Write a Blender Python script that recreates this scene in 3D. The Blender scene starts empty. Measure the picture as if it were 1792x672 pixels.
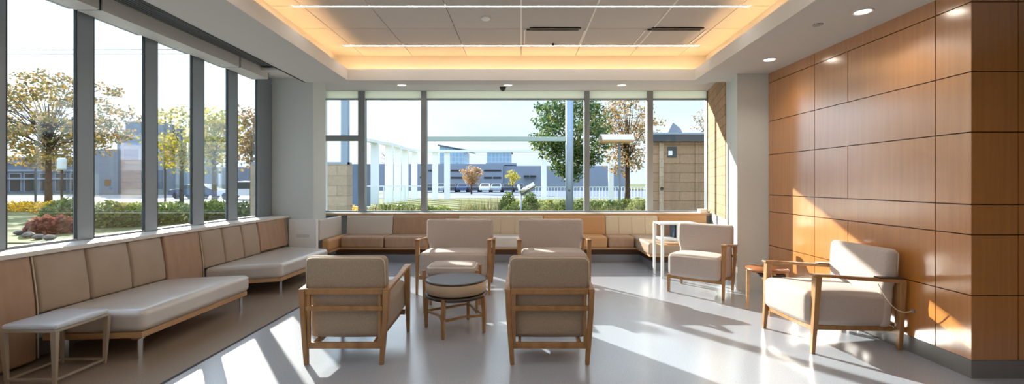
import bpy, bmesh, math, random
from mathutils import Vector, Matrix
R = random.Random(7)
COL = bpy.context.scene.collection
F, CX, CY, EYE = 760.0, 912.0, 320.0, 1.48

# ------------------------------------------------------------------ helpers
def lin(r, g, b):
    f = lambda c: (c/255/12.92) if c/255 <= .04045 else ((c/255+.055)/1.055)**2.4
    return (f(r), f(g), f(b), 1)

def wx(px, d): return (px-CX)*d/F          # pixel column -> X at depth d
def wz(py, d): return EYE-(py-CY)*d/F      # pixel row -> Z at depth d

def tag(o, label=None, cat=None, group=None, kind=None):
    if label: o['label'] = label
    if cat: o['category'] = cat
    if group: o['group'] = group
    if kind: o['kind'] = kind
    return o

def empty(name, loc, rz=0, label=None, cat=None, group=None, kind=None):
    o = bpy.data.objects.new(name, None); COL.objects.link(o)
    o.location = loc; o.rotation_euler = (0, 0, rz); o.empty_display_size = .1
    return tag(o, label, cat, group, kind)

class MB:
    def __init__(s): s.v = []; s.f = []; s.sm = []
    def add(s, vs, fs, smooth=False):
        n = len(s.v); s.v += [tuple(v) for v in vs]
        s.f += [tuple(i+n for i in f) for f in fs]; s.sm += [smooth]*len(fs)
        return s
    def box(s, x0, x1, y0, y1, z0, z1):
        return s.add([(x0,y0,z0),(x1,y0,z0),(x1,y1,z0),(x0,y1,z0),(x0,y0,z1),(x1,y0,z1),(x1,y1,z1),(x0,y1,z1)],
              [(0,3,2,1),(4,5,6,7),(0,1,5,4),(1,2,6,5),(2,3,7,6),(3,0,4,7)])
    def prism(s, poly, z0, z1):
        n = len(poly)
        vs = [(x,y,z0) for x,y in poly]+[(x,y,z1) for x,y in poly]
        a = sum(poly[i][0]*poly[(i+1)%n][1]-poly[(i+1)%n][0]*poly[i][1] for i in range(n))
        fs = [tuple(range(n))[::-1], tuple(range(n, 2*n))]+[(i,(i+1)%n,(i+1)%n+n,i+n) for i in range(n)]
        if a < 0: fs = [f[::-1] for f in fs]
        return s.add(vs, fs)
    def loft(s, rings, cap=True, smooth=False, closed=True):
        n = len(rings[0]); vs = [p for r in rings for p in r]; fs = []
        for k in range(len(rings)-1):
            for i in range(n if closed else n-1):
                j = (i+1) % n
                fs.append((k*n+i, k*n+j, (k+1)*n+j, (k+1)*n+i))
        m = len(fs)
        s.add(vs, fs, smooth)
        if cap:
            b = len(s.v)-len(vs)
            s.f += [tuple(b+i for i in range(n))[::-1], tuple(b+(len(rings)-1)*n+i for i in range(n))]; s.sm += [False]*2
        return s
    def bar(s, pts, sizes, up=(0,0,1)):
        """rectangular section swept through pts; sizes = (w,h) per point"""
        pts = [Vector(p) for p in pts]; rings = []
        for i, p in enumerate(pts):
            t = (pts[min(i+1, len(pts)-1)]-pts[max(i-1, 0)]).normalized()
            u = Vector(up); a = t.cross(u)
            if a.length < 1e-4: a = t.cross(Vector((0,1,0)))
            a.normalize(); b = a.cross(t).normalized(); w, h = sizes[i]
            rings.append([p-a*w/2-b*h/2, p+a*w/2-b*h/2, p+a*w/2+b*h/2, p-a*w/2+b*h/2])
        return s.loft(rings)
    def tube(s, pts, r, n=8, closed=False):
        pts = [Vector(p) for p in pts]; rings = []; N = len(pts); ref = None
        for i, p in enumerate(pts):
            if closed: t = (pts[(i+1) % N]-pts[i-1]).normalized()
            else: t = (pts[min(i+1, N-1)]-pts[max(i-1, 0)]).normalized()
            if ref is None:
                ref = t.orthogonal().normalized()
            ref = (ref-t*ref.dot(t)); ref = ref.normalized() if ref.length > 1e-5 else t.orthogonal().normalized()
            b = t.cross(ref); rr = r[i] if isinstance(r, (list, tuple)) else r
            rings.append([p+(ref*math.cos(2*math.pi*k/n)+b*math.sin(2*math.pi*k/n))*rr for k in range(n)])
        if closed: rings.append(rings[0])
        return s.loft(rings, cap=not closed, smooth=True)
    def lathe(s, c, prof, n=40, smooth=True):
        cx, cy, cz = c
        rings = [[(cx+r*math.cos(2*math.pi*k/n), cy+r*math.sin(2*math.pi*k/n), cz+z) for k in range(n)] for r, z in prof]
        return s.loft(rings, smooth=smooth)
    def cushion(s, c, h, r, crown=(0,0,0), fn=None, mid=8, seg=4):
        """rounded padded block: centre c, half sizes h, edge radius r, bulge per axis"""
        def grid(a):
            out = [-a+r*(1-math.cos(math.pi/2*i/seg)) if 0 else -a+r*i/seg for i in range(seg)]
            m = [-(a-r)+2*(a-r)*i/mid for i in range(mid+1)]
            return out+m+[-q for q in out[::-1]]
        g = [grid(a) for a in h]
        bmv = {}; vs = []; fs = []
        def vert(p):
            k = tuple(round(q, 5) for q in p)
            if k in bmv: return bmv[k]
            q = [max(-(h[i]-r), min(h[i]-r, p[i])) for i in range(3)]
            d = Vector([p[i]-q[i] for i in range(3)])
            if d.length > 1e-9: d = d.normalized()*r
            o = [q[i]+d[i] for i in range(3)]
            uv = [p[i]/h[i] for i in range(3)]
            for i in range(3):
                j, l = (i+1) % 3, (i+2) % 3
                if crown[i] and abs(uv[i]) > .5:
                    o[i] += math.copysign(crown[i]*(1-uv[j]**2)**.6*(1-uv[l]**2)**.6 if abs(uv[j]) < 1 and abs(uv[l]) < 1 else 0, uv[i])
            o = Vector([o[i]+c[i] for i in range(3)])
            if fn: o = Vector(fn(o))
            bmv[k] = len(vs); vs.append(o); return bmv[k]
        for ax in range(3):
            a, b = (ax+1) % 3, (ax+2) % 3
            for sgn in (-1, 1):
                for i in range(len(g[a])-1):
                    for j in range(len(g[b])-1):
                        q = []
                        for (ii, jj) in ((i,j),(i+1,j),(i+1,j+1),(i,j+1)):
                            p = [0,0,0]; p[ax] = sgn*h[ax]; p[a] = g[a][ii]; p[b] = g[b][jj]; q.append(vert(p))
                        fs.append(tuple(q if sgn > 0 else q[::-1]))
        return s.add(vs, fs, True)
    def build(s, name, mat, parent=None, bevel=0, kind=None, seg=2):
        me = bpy.data.meshes.new(name); me.from_pydata(s.v, [], s.f); me.update()
        me.polygons.foreach_set('use_smooth', [bool(x) or bevel > 0 for x in s.sm])
        me.materials.append(mat)
        o = bpy.data.objects.new(name, me); COL.objects.link(o)
        if parent: o.parent = parent
        if bevel:
            m = o.modifiers.new('bevel', 'BEVEL'); m.width = bevel; m.segments = seg; m.limit_method = 'ANGLE'
            m.angle_limit = math.radians(40); m.harden_normals = True
        if kind: o['kind'] = kind
        return o

def copy_tree(o, parent=None):
    c = o.copy(); COL.objects.link(c); c.parent = parent
    for ch in list(o.children): copy_tree(ch, c)
    return c

# ------------------------------------------------------------------ materials
def mat(name, col, rough=.5, spec=.5, metal=0, noise=None, bump=None, coat=0, emit=None, var=None, stretch=(1,1,1), sheen=0, coatr=.15, trans=0):
    m = bpy.data.materials.new(name); m.use_nodes = True; nt = m.node_tree; N = nt.nodes; L = nt.links
    b = N['Principled BSDF']
    b.inputs['Base Color'].default_value = col; b.inputs['Roughness'].default_value = rough
    b.inputs['Specular IOR Level'].default_value = spec; b.inputs['Metallic'].default_value = metal
    b.inputs['Coat Weight'].default_value = coat; b.inputs['Coat Roughness'].default_value = coatr
    b.inputs['Sheen Weight'].default_value = sheen
    if emit: b.inputs['Emission Color'].default_value = emit[0]; b.inputs['Emission Strength'].default_value = emit[1]
    tc = N.new('ShaderNodeTexCoord'); mp = N.new('ShaderNodeMapping'); L.new(tc.outputs['Object'], mp.inputs['Vector'])
    mp.inputs['Scale'].default_value = stretch
    cur = None
    if noise:   # (scale, second colour, contrast low, high)
        n = N.new('ShaderNodeTexNoise'); n.inputs['Scale'].default_value = noise[0]; n.inputs['Detail'].default_value = 4
        L.new(mp.outputs[0], n.inputs['Vector'])
        r = N.new('ShaderNodeMapRange'); r.inputs[1].default_value = noise[2]; r.inputs[2].default_value = noise[3]
        L.new(n.outputs[0], r.inputs[0])
        mx = N.new('ShaderNodeMix'); mx.data_type = 'RGBA'; L.new(r.outputs[0], mx.inputs[0])
        mx.inputs[6].default_value = col; mx.inputs[7].default_value = noise[1]; cur = mx.outputs[2]
    if var:     # per island variation (list of colours, amount)
        g = N.new('ShaderNodeNewGeometry'); cr = N.new('ShaderNodeValToRGB'); L.new(g.outputs['Random Per Island'], cr.inputs[0])
        cs = var[0]; cr.color_ramp.interpolation = 'LINEAR'
        while len(cr.color_ramp.elements) < len(cs): cr.color_ramp.elements.new(.5)
        for i, c in enumerate(cs):
            cr.color_ramp.elements[i].position = i/(len(cs)-1); cr.color_ramp.elements[i].color = c
        if cur is None: cur = cr.outputs[0]
        else:
            m2 = N.new('ShaderNodeMix'); m2.data_type = 'RGBA'; m2.inputs[0].default_value = var[1]
            L.new(cur, m2.inputs[6]); L.new(cr.outputs[0], m2.inputs[7]); cur = m2.outputs[2]
    if cur is not None: L.new(cur, b.inputs['Base Color'])
    if bump:    # (scale, strength)
        n = N.new('ShaderNodeTexNoise'); n.inputs['Scale'].default_value = bump[0]; n.inputs['Detail'].default_value = 3
        L.new(mp.outputs[0], n.inputs['Vector'])
        bp = N.new('ShaderNodeBump'); bp.inputs['Strength'].default_value = bump[1]; bp.inputs['Distance'].default_value = .01
        L.new(n.outputs[0], bp.inputs['Height']); L.new(bp.outputs[0], b.inputs['Normal'])
    if trans:
        t = N.new('ShaderNodeBsdfTranslucent'); mx = N.new('ShaderNodeMixShader'); mx.inputs[0].default_value = trans
        if cur is not None: L.new(cur, t.inputs[0])
        else: t.inputs[0].default_value = col
        L.new(b.outputs[0], mx.inputs[1]); L.new(t.outputs[0], mx.inputs[2]); L.new(mx.outputs[0], N['Material Output'].inputs[0])
    return m

def weave_mat(name, c1, c2, scale=260, rough=.9):
    m = mat(name, c1, rough, .2, noise=(170, c2, .35, .65), stretch=(1,1,.45), bump=(500, .15), sheen=.2)
    return m

def brick_mat(name, c1, c2, mortar, sw, sh, scale=1.0, axis='XZ', msize=.008, rough=.85, off=.5):
    m = mat(name, c1, rough, .2); nt = m.node_tree; N = nt.nodes; L = nt.links; b = N['Principled BSDF']
    tc = N.new('ShaderNodeTexCoord'); sp = N.new('ShaderNodeSeparateXYZ'); cb = N.new('ShaderNodeCombineXYZ')
    L.new(tc.outputs['Object'], sp.inputs[0])
    L.new(sp.outputs[axis[0]], cb.inputs[0]); L.new(sp.outputs[axis[1]], cb.inputs[1])
    br = N.new('ShaderNodeTexBrick'); L.new(cb.outputs[0], br.inputs['Vector'])
    br.inputs['Color1'].default_value = c1; br.inputs['Color2'].default_value = c2; br.inputs['Mortar'].default_value = mortar
    br.inputs['Scale'].default_value = scale; br.inputs['Brick Width'].default_value = sw; br.inputs['Row Height'].default_value = sh
    br.inputs['Mortar Size'].default_value = msize; br.offset = off
    n = N.new('ShaderNodeTexNoise'); n.inputs['Scale'].default_value = 12; L.new(tc.outputs['Object'], n.inputs['Vector'])
    mx = N.new('ShaderNodeMix'); mx.data_type = 'RGBA'; mx.blend_type = 'MULTIPLY'; mx.inputs[0].default_value = .35
    L.new(br.outputs[0], mx.inputs[6]); L.new(n.outputs[0], mx.inputs[7]); L.new(mx.outputs[2], b.inputs['Base Color'])
    bp = N.new('ShaderNodeBump'); bp.inputs['Strength'].default_value = .4; bp.inputs['Distance'].default_value = .01; bp.invert = True
    L.new(br.outputs['Fac'], bp.inputs['Height']); L.new(bp.outputs[0], b.inputs['Normal'])
    return m

def glass_mat(name, tint=(.95,.98,.97,1), refl=1.0):
    m = bpy.data.materials.new(name); m.use_nodes = True; nt = m.node_tree; N = nt.nodes; L = nt.links
    N.remove(N['Principled BSDF'])
    t = N.new('ShaderNodeBsdfTransparent'); t.inputs[0].default_value = tint
    g = N.new('ShaderNodeBsdfGlossy'); g.inputs['Roughness'].default_value = .02
    fr = N.new('ShaderNodeFresnel'); fr.inputs[0].default_value = 1.45
    mu = N.new('ShaderNodeMath'); mu.operation = 'MULTIPLY'; mu.inputs[1].default_value = refl; L.new(fr.outputs[0], mu.inputs[0])
    mx = N.new('ShaderNodeMixShader'); L.new(mu.outputs[0], mx.inputs[0]); L.new(t.outputs[0], mx.inputs[1]); L.new(g.outputs[0], mx.inputs[2])
    L.new(mx.outputs[0], N['Material Output'].inputs[0]); return m

def emis(name, col, s): return mat(name, (0,0,0,1), emit=(col, s))

M = {}
M['wall'] = mat('painted wall', lin(208,214,212), .7, .3, bump=(60, .03))
M['greige'] = mat('dark greige wall', lin(150,126,104), .8, .2)
M['ceil'] = mat('ceiling paint', lin(206,203,197), .8, .2)
M['tile'] = mat('ceiling tile', lin(196,190,182), .85, .2, var=([lin(192,186,178), lin(202,196,188)], 1))
M['tbar'] = mat('white t bar', lin(240,236,228), .5)
M['white'] = mat('white laminate', lin(232,232,230), .45)
M['sill'] = mat('sill', lin(222,218,212), .35)
M['silledge'] = mat('sill edge', lin(196,160,118), .4)
M['dark'] = mat('dark slot', lin(38,36,36), .6)
M['black'] = mat('black', lin(20,20,22), .35)
M['alu'] = mat('aluminium fin', lin(146,156,164), .38, .5, metal=.35)
M['alu2'] = mat('aluminium frame', lin(150,154,158), .35, .5, metal=.4)
M['aludark'] = mat('dark gasket', lin(58,62,68), .4)
M['chrome'] = mat('chrome', lin(215,216,220), .18, metal=1)
M['wood'] = mat('maple panel', lin(196,128,52), .5, .2, noise=(2.2, lin(176,110,38), .3, .75), stretch=(14,14,.55), coat=1, coatr=.2,
                var=([lin(178,110,40), lin(200,132,54), lin(188,120,46)], .35))
M['wood'].node_tree.nodes['Principled BSDF'].inputs['Coat IOR'].default_value = 3.0
M['groove'] = mat('panel groove', lin(48,34,30), .6)
M['base'] = mat('grey rubber base', lin(128,126,126), .45)
M['oak'] = mat('chair oak', lin(176,134,88), .4, .5, noise=(5, lin(148,106,62), .3, .7), stretch=(3,3,1.2), coat=.15, coatr=.25)
M['oaklight'] = mat('pale oak', lin(196,160,120), .42, noise=(4, lin(176,138,98), .3, .7), stretch=(1,1,6))
M['lino'] = weave_mat('grey beige fabric', lin(172,156,138), lin(158,142,124))
M['lino2'] = weave_mat('light grey beige fabric', lin(186,175,168), lin(176,165,158))
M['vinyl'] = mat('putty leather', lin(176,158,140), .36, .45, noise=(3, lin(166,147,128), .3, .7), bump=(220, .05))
M['vinylseat'] = mat('skylit putty leather', lin(204,199,194), .3, .5, coat=.8, coatr=.3, noise=(3, lin(192,186,180), .3, .7), bump=(220, .05))  # base lightened to stand in for sky reflected on the sofa seats
M['vinylseat'].node_tree.nodes['Principled BSDF'].inputs['Coat IOR'].default_value = 2.0
M['tan'] = mat('tan leather', lin(178,148,124), .42, .4, noise=(6, lin(168,136,112), .3, .7), stretch=(3,3,.6))
M['orange'] = mat('orange tan leather', lin(196,152,106), .45, .4)
M['cream'] = mat('cream leather', lin(214,200,178), .45, .4)
M['pale'] = mat('pale grey leather', lin(206,200,194), .45, .4)
M['beige'] = mat('beige leather', lin(200,184,162), .45, .4)
M['rail'] = mat('walnut rail', lin(190,148,108), .4)
M['brownk'] = mat('brown kick', lin(96,66,44), .5)
M['stainless'] = mat('brushed plinth', lin(130,134,142), .35, metal=.5)
M['stool'] = mat('stool frame', lin(176,164,148), .35, .5, metal=.2)
M['stoolseat'] = mat('blue grey vinyl', lin(206,216,228), .3, coat=.8, coatr=.25)
M['blackglass'] = mat('sky tinted glass top', lin(186,212,240), .12, .5, coat=1, coatr=.05)  # pale blue base stands in for sky mirrored in the dark top
M['blackglass'].node_tree.nodes['Principled BSDF'].inputs['Coat IOR'].default_value = 2.6
M['darkwood'] = mat('dark walnut', lin(56,42,34), .3)
M['drum'] = mat('drum', lin(190,172,146), .55)
M['topbrown'] = mat('brown table top', lin(140,86,46), .3)
M['glass'] = glass_mat('window glass', (.96,.985,.985,1), .4)
M['led'] = emis('led strip', lin(255,246,238), 22)
M['cove'] = emis('cove led', (1,.60,.27,1), 12)
M['lamp'] = emis('downlight lens', lin(255,240,222), 9)
M['blind'] = mat('blind cassette', lin(226,232,224), .6, trans=.5)
M['fascia'] = mat('fascia', lin(204,200,194), .5)
M['floor'] = mat('terrazzo', lin(178,187,200), .25, .5, noise=(140, lin(164,171,182), .42, .6), coat=1, coatr=.22)  # base blued to stand in for sky reflected in the shaded floor
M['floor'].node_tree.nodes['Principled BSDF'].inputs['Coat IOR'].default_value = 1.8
M['floorbrown'] = mat('brown terrazzo', lin(150,134,118), .4, .4, noise=(160, lin(124,110,96), .4, .6))  # browner, darker tone for the floor strip along the left windows
M['brick'] = brick_mat('tan brick', lin(206,168,132), lin(184,150,118), lin(150,132,112), .34, .16, axis='YZ')
M['stone'] = brick_mat('stone block', lin(190,170,146), lin(174,156,132), lin(150,138,122), .6, .28)
M['brownstone'] = brick_mat('brown cladding', lin(172,142,114), lin(158,130,104), lin(122,102,84), 3.2, .3, msize=.01)
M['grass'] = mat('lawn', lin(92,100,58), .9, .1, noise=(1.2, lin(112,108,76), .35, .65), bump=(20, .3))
M['lawnlight'] = mat('olive dry lawn', lin(112,118,58), .9, .1, noise=(.5, lin(110,100,76), .3, .7))  # drier, more olive lawn tone
M['road'] = mat('asphalt', lin(92,102,122), .8, .2, noise=(.6, lin(104,114,132), .3, .7))
M['paving'] = mat('concrete paving', lin(160,162,162), .8, .2, noise=(2, lin(146,148,150), .3, .7))
M['soil'] = mat('mulch', lin(92,84,70), .95, .1, noise=(8, lin(120,108,88), .3, .7))
M['kerb'] = mat('kerb', lin(222,222,216), .7)
M['whitemetal'] = mat('white metal', lin(228,232,234), .45)
M['greymetal'] = mat('grey steel', lin(140,156,172), .4, metal=.3)
M['greenmetal'] = mat('green grey beam', lin(150,166,160), .45)
M['garage'] = mat('garage concrete', lin(142,150,162), .85, .2, noise=(.15, lin(134,142,156), .3, .7))
M['bluedark'] = mat('dark blue facade', lin(96,112,136), .5, noise=(.5, lin(84,98,120), .4, .6))  # dark blue-grey facade colour, slightly mottled
M['tower'] = brick_mat('tower glass', lin(150,184,222), lin(164,196,230), lin(190,212,236), 2.5, 3.2, msize=.25, rough=.3, off=0)
M['bark'] = mat('bark', lin(92,74,62), .9, .1, noise=(14, lin(64,52,46), .3, .7), stretch=(1,1,.3))
def leafm(n, cs): return mat(n, cs[0], .6, .3, var=(cs, 1), trans=.35)
M['leafgreen'] = leafm('green leaves', [lin(34,62,38), lin(52,84,46), lin(72,104,52), lin(96,122,60), lin(150,140,56)])
M['leafyellow'] = leafm('autumn leaves', [lin(92,104,60), lin(120,116,66), lin(176,132,70), lin(184,156,62), lin(126,104,76), lin(110,118,72)])
M['leafbrown'] = leafm('brown leaves', [lin(110,104,56), lin(164,124,70), lin(178,140,84), lin(92,96,56)])
M['leafgold'] = leafm('gold green leaves', [lin(92,112,40), lin(190,176,50), lin(222,196,70), lin(120,128,52)])
M['leaforange'] = leafm('orange leaves', [lin(168,120,84), lin(184,140,98), lin(140,132,84)])
M['hedge'] = leafm('hedge leaves', [lin(58,78,34), lin(92,110,44), lin(124,134,58), lin(80,96,50)])
M['hedgelight'] = leafm('light hedge leaves', [lin(104,116,50), lin(132,138,64), lin(156,156,80), lin(92,106,48)])
M['flower'] = leafm('yellow flowers', [lin(232,186,20), lin(246,206,40), lin(214,150,20), lin(120,130,40)])
M['dry'] = leafm('grass blades', [lin(136,136,84), lin(168,160,112), lin(96,100,66), lin(70,70,60)])
M['redleaf'] = leafm('reddish leaves', [lin(120,70,60), lin(150,92,74), lin(90,70,60)])
M['rock'] = mat('rock', lin(122,114,104), .9, .2, noise=(6, lin(92,86,78), .3, .7))

# ------------------------------------------------------------------ room shell
def struct(name, mb, m, parent=None, bevel=0): return mb.build(name, m, parent, bevel, 'structure')
YB = -2.6           # room shell behind the camera, closed here by the added wall
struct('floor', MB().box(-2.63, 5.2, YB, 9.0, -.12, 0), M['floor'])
struct('floor_left_strip', MB().box(-4.5, -2.66, YB, 9.0, -.12, 0), M['floorbrown'])
struct('trim_1', MB().box(-2.66, -2.63, YB, 9.0, -.12, .001), M['dark'])

# left wall: plinth, sill, windows
struct('wall_left', MB().box(-4.42, -4.14, YB, 7.5, 0, .88).box(-4.42, -4.14, YB, 7.5, 3.3, 3.62), M['wall'])
struct('baseboard_left', MB().box(-4.14, -4.12, YB, 7.5, 0, .15), M['base'])
struct('trim_2', MB().box(-4.45, -4.0, YB, 7.5, .88, .92), M['sill'], bevel=.006)
XW = -4.3
FIN = [(4.215,4.375),(4.975,5.14),(5.695,5.895),(6.385,6.59),(7.09,7.49)]
fins = [(3.63-.24-.74*k, 3.63-.74*k) for k in range(8, -1, -1)]  # bays nearer than the first fin are unseen, added for their light
fins = [(a, b) for a, b in fins if b > YB]+FIN
w1 = empty('window_1', (XW, 4.0, .92), kind='structure')
ox, oy, oz = -XW, -4.0, -.92
for (a, b) in fins:
    struct('mullion', MB().box(XW-.05+ox, XW-.004+ox, a+oy, b+oy, 0, 2.38), M['alu'], w1, .006)
    struct('gasket', MB().box(XW-.03+ox, XW-.012+ox, a-.013+oy, a-.002+oy, 0, 2.26).box(XW-.03+ox, XW-.008+ox, b+.002+oy, b+.012+oy, 0, 2.26), M['aludark'], w1)
for (a, b), (c, d) in zip(fins[:-1], fins[1:]):
    struct('glass_pane', MB().box(XW-.026+ox, XW-.020+ox, b+.012+oy, c-.013+oy, 0, 2.26), M['glass'], w1)
    struct('window_head', MB().box(XW-.09+ox, XW+.0+ox, b+.002+oy, c-.002+oy, 2.245, 2.38), M['alu2'], w1, .004)
    struct('window_bottom_rail', MB().box(XW-.08+ox, XW-.01+ox, b+.002+oy, c-.002+oy, 0, .02), M['alu2'], w1)
# blind cassettes (two seams visible) and slot diffuser
cas = [(YB, 0.9), (.91, 4.14), (4.15, 6.19), (6.2, 6.9)]
for a, b in cas:
    struct('blind_cassette', MB().box(-4.02+ox, -4.0+ox, a+oy, b-.022+oy, 3.125+oz, 3.28+oz).box(-4.24+ox, -4.02+ox, a+oy, b-.012+oy, 3.125+oz, 3.14+oz), M['fascia'], w1)
    struct('blind_seam', MB().box(-4.018+ox, -4.006+ox, b-.021+oy, b-.001+oy, 3.12+oz, 3.279+oz), M['black'], w1)

struct('wall_front_unseen', MB().box(-4.5, 5.3, YB-.15, YB, 0, 3.62), M['greige'])  # unseen wall added to keep sky reflections off the wood
struct('wall_right_near_unseen', MB().box(5.2, 5.35, YB, 3.28, 0, 3.62), M['greige'])  # unseen side wall added to shut off sky mirrored in the wood return
# right wood wall
def panels(mb, rect, rows, cols_for, axis, face, th=.02, gap=.008):
    pass
ZR = [.138, .628, 1.087, 1.316, 1.864, 2.32, 2.848, 2.99]
def right_cols(i):
    full = [3.28, 3.564, 5.03, 5.97]
    if i in (1, 3, 5): full = [3.28, 3.564, 4.52, 5.03, 5.97]
    if i == 0: full = [3.28, 3.564, 4.40, 5.03, 5.97]
    if i == 2: full = [3.28, 3.564, 5.03, 5.97]
    return full
mb = MB()
for i in range(len(ZR)-1):
    c = right_cols(i)
    for a, b in zip(c[:-1], c[1:]):
        mb.box(3.4, 3.42, a+(.004 if a > 3.3 else 0), b-.004, ZR[i]+.004, ZR[i+1]-.004)
struct('wall_right', mb, M['wood'])
fx = [3.42, 3.755, 4.5, 5.2]
mb = MB()
for i in range(len(ZR)-1):
    for a, b in zip(fx[:-1], fx[1:]):
        mb.box(a+(.0005 if a < 3.5 else .004), b-.004, 3.28, 3.30, ZR[i]+.004, ZR[i+1]-.004)
struct('wall_right_return', mb, M['wood'])
struct('wall_right_backing', MB().box(3.42, 3.62, 3.305, 6.0, 0, 3.62).box(3.42, 5.2, 3.302, 3.5, 0, 3.62), M['groove'])
struct('baseboard_right', MB().box(3.405, 3.42, 3.285, 5.97, 0, .138).box(3.42, 5.2, 3.285, 3.302, 0, .138), M['base'])
# right pillar and the brick-faced return
struct('wall_right_pillar', MB().prism([(2.97,5.97),(3.42,5.97),(4.2,9.0),(3.865,8.93),(3.24,6.86),(3.23,6.84)], 0, 3.62), M['wall'])
def ret(d): return 2.97+.2987*(d-5.97)
o = struct('wall_right_brick', MB().prism([(ret(6.86)-.012,6.86),(ret(6.86)+.02,6.86),(3.88,8.93),(3.835,8.93)], .9, 3.5), M['brick'])
# left pillar
struct('wall_left_pillar', MB().box(-4.4, -3.59, 7.5, 7.98, 0, 3.5), M['wall'], bevel=.004)
struct('wall_left_corner', MB().box(-4.42, -4.06, 7.99, 9.1, 0, 3.62), M['wall'])
# low white boxing in the corner with its socket plate
lb = struct('wall_left_boxing', MB().box(-3.97, -3.5, 7.42, 7.5, 0, .855), M['white'], bevel=.004)
struct('socket_plate', MB().box(-3.84, -3.62, 7.414, 7.42, .545, .60), M['wall'], lb)

# back wall, sill and window
YW = 8.95
struct('wall_back', MB().box(-4.1, 4.2, 8.83, 9.1, 0, .85).box(-4.1, 4.2, 8.86, 9.1, 3.36, 3.62).box(3.86, 4.3, 8.9, 9.1, .85, 3.4), M['wall'])
struct('trim_3', MB().box(-4.05, 3.78, 8.62, 9.05, .85, .878), M['sill'], bevel=.004)
struct('trim_4', MB().box(-4.05, 3.76, 8.605, 8.62, .835, .876), M['silledge'])
w2 = empty('window_2', (0, YW, .878), kind='structure')
def wbox(x0,x1,y0,y1,z0,z1): return MB().box(x0,x1,y0-YW,y1-YW,z0-.878,z1-.878)
MX = [(-3.34,-3.20),(-2.05,-1.94),(1.295,1.40),(2.58,2.70),(3.80,3.87)]
bays = [(-4.06,-3.34),(-3.20,-2.05),(-1.94,1.295),(1.40,2.58),(2.70,3.80)]
for a, b in MX: struct('mullion', wbox(a,b,8.88,9.02,.878,3.36), M['alu2'], w2, .005)
for a, b in bays:
    struct('glass_pane', wbox(a,b,8.955,8.965,.89,3.2), M['glass'], w2)
    struct('blind_cassette', wbox(a+.003,b-.003,8.90,9.0,3.215,3.36), M['blind'], w2, .004)
    struct('blind_hem_bar', wbox(a+.003,b-.003,8.915,8.98,3.185,3.214), M['alu'], w2)
    struct('window_bottom_rail', wbox(a+.002,b-.002,8.92,9.0,.879,.905), M['alu2'], w2)
struct('transom', wbox(-4.06,-3.34,8.9,9.0,2.34,2.455), M['alu2'], w2, .004)

# ceilings
def tx(y): return 2.42+.043*(y-3.56)        # half width of the tray opening
Y0, Y1 = -1.2, 6.35
def bx(y): return -3.12-.037*(y-3.56)     # left edge of the dropped ceiling
struct('ceiling', MB().prism([(bx(YB),YB),(-tx(Y0),YB),(-tx(Y0),Y0),(-tx(Y1),Y1),(-tx(Y1),6.47),(bx(6.47),6.47)], 2.98, 3.05)
       .prism([(5.2,YB),(5.2,3.3),(3.6,3.3),(3.6,6.0),(3.2,6.47),(tx(Y1),6.47),(tx(Y1),Y1),(tx(Y0),Y0),(tx(Y0),YB)], 2.98, 3.05)
       .box(-tx(Y1), tx(Y1), Y1, 6.47, 2.98, 3.05).box(-tx(Y0), tx(Y0), YB, Y0, 2.98, 3.05)
       .prism([(bx(YB),YB),(bx(YB)+.03,YB),(bx(6.47)+.03,6.47),(bx(6.47),6.47)],3.05,3.62).box(-3.2,3.2,6.70,6.74,3.24,3.62), M['ceil'])
# fascia of the cove
th = .035
mb = MB()
mb.prism([(-tx(Y0),Y0),(-tx(Y1),Y1),(-tx(Y1)-th,Y1+th),(-tx(Y0)-th,Y0-th)], 3.05, 3.145)
mb.prism([(tx(Y0),Y0),(tx(Y1),Y1),(tx(Y1)+th,Y1+th),(tx(Y0)+th,Y0-th)], 3.05, 3.145)
mb.prism([(-tx(Y1),Y1),(tx(Y1),Y1),(tx(Y1)+th,Y1+th),(-tx(Y1)-th,Y1+th)], 3.05, 3.145)
mb.prism([(-tx(Y0),Y0),(tx(Y0),Y0),(tx(Y0)+th,Y0-th),(-tx(Y0)-th,Y0-th)], 3.05, 3.145)
struct('ceiling_cove_lip', mb, M['ceil'])
Q = .28
def rx(y): return tx(y)+Q
CZ = 3.42
mb = MB()
mb.prism([(-rx(Y0),Y0-Q),(-rx(Y1),Y1+Q),(-rx(Y1)-.03,Y1+Q+.03),(-rx(Y0)-.03,Y0-Q)], 3.05, CZ)
mb.prism([(rx(Y0),Y0-Q),(rx(Y1),Y1+Q),(rx(Y1)+.03,Y1+Q+.03),(rx(Y0)+.03,Y0-Q)], 3.05, CZ)
mb.box(-rx(Y1)-.03, rx(Y1)+.03, Y1+Q, Y1+Q+.03, 3.05, CZ).box(-rx(Y0), rx(Y0), Y0-Q-.03, Y0-Q, 3.05, CZ)
mb.box(-rx(Y1), rx(Y1), 6.47, Y1+Q+.03, 2.99, 3.05)
struct('ceiling_cove_wall', mb, M['ceil'])
# raised ceilings along both windows, then the roof above everything
struct('ceiling_window_side', MB().box(-4.3, -3.0, YB, 7.5, 3.28, 3.33), M['ceil'])
mb = MB(); mb.add([(-4.1,6.67,3.212),(4.1,6.67,3.212),(4.1,9.0,3.378),(-4.1,9.0,3.378),(-4.1,6.67,3.25),(4.1,6.67,3.25),(4.1,9.0,3.42),(-4.1,9.0,3.42)],
   [(0,1,2,3)[::-1],(4,5,6,7),(0,1,5,4),(1,2,6,5),(2,3,7,6),(3,0,4,7)])
struct('ceiling_rear', mb, M['ceil'])
struct('ceiling_roof', MB().box(-4.5, 5.3, YB, 9.2, 3.62, 3.8), M['ceil'])
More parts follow.
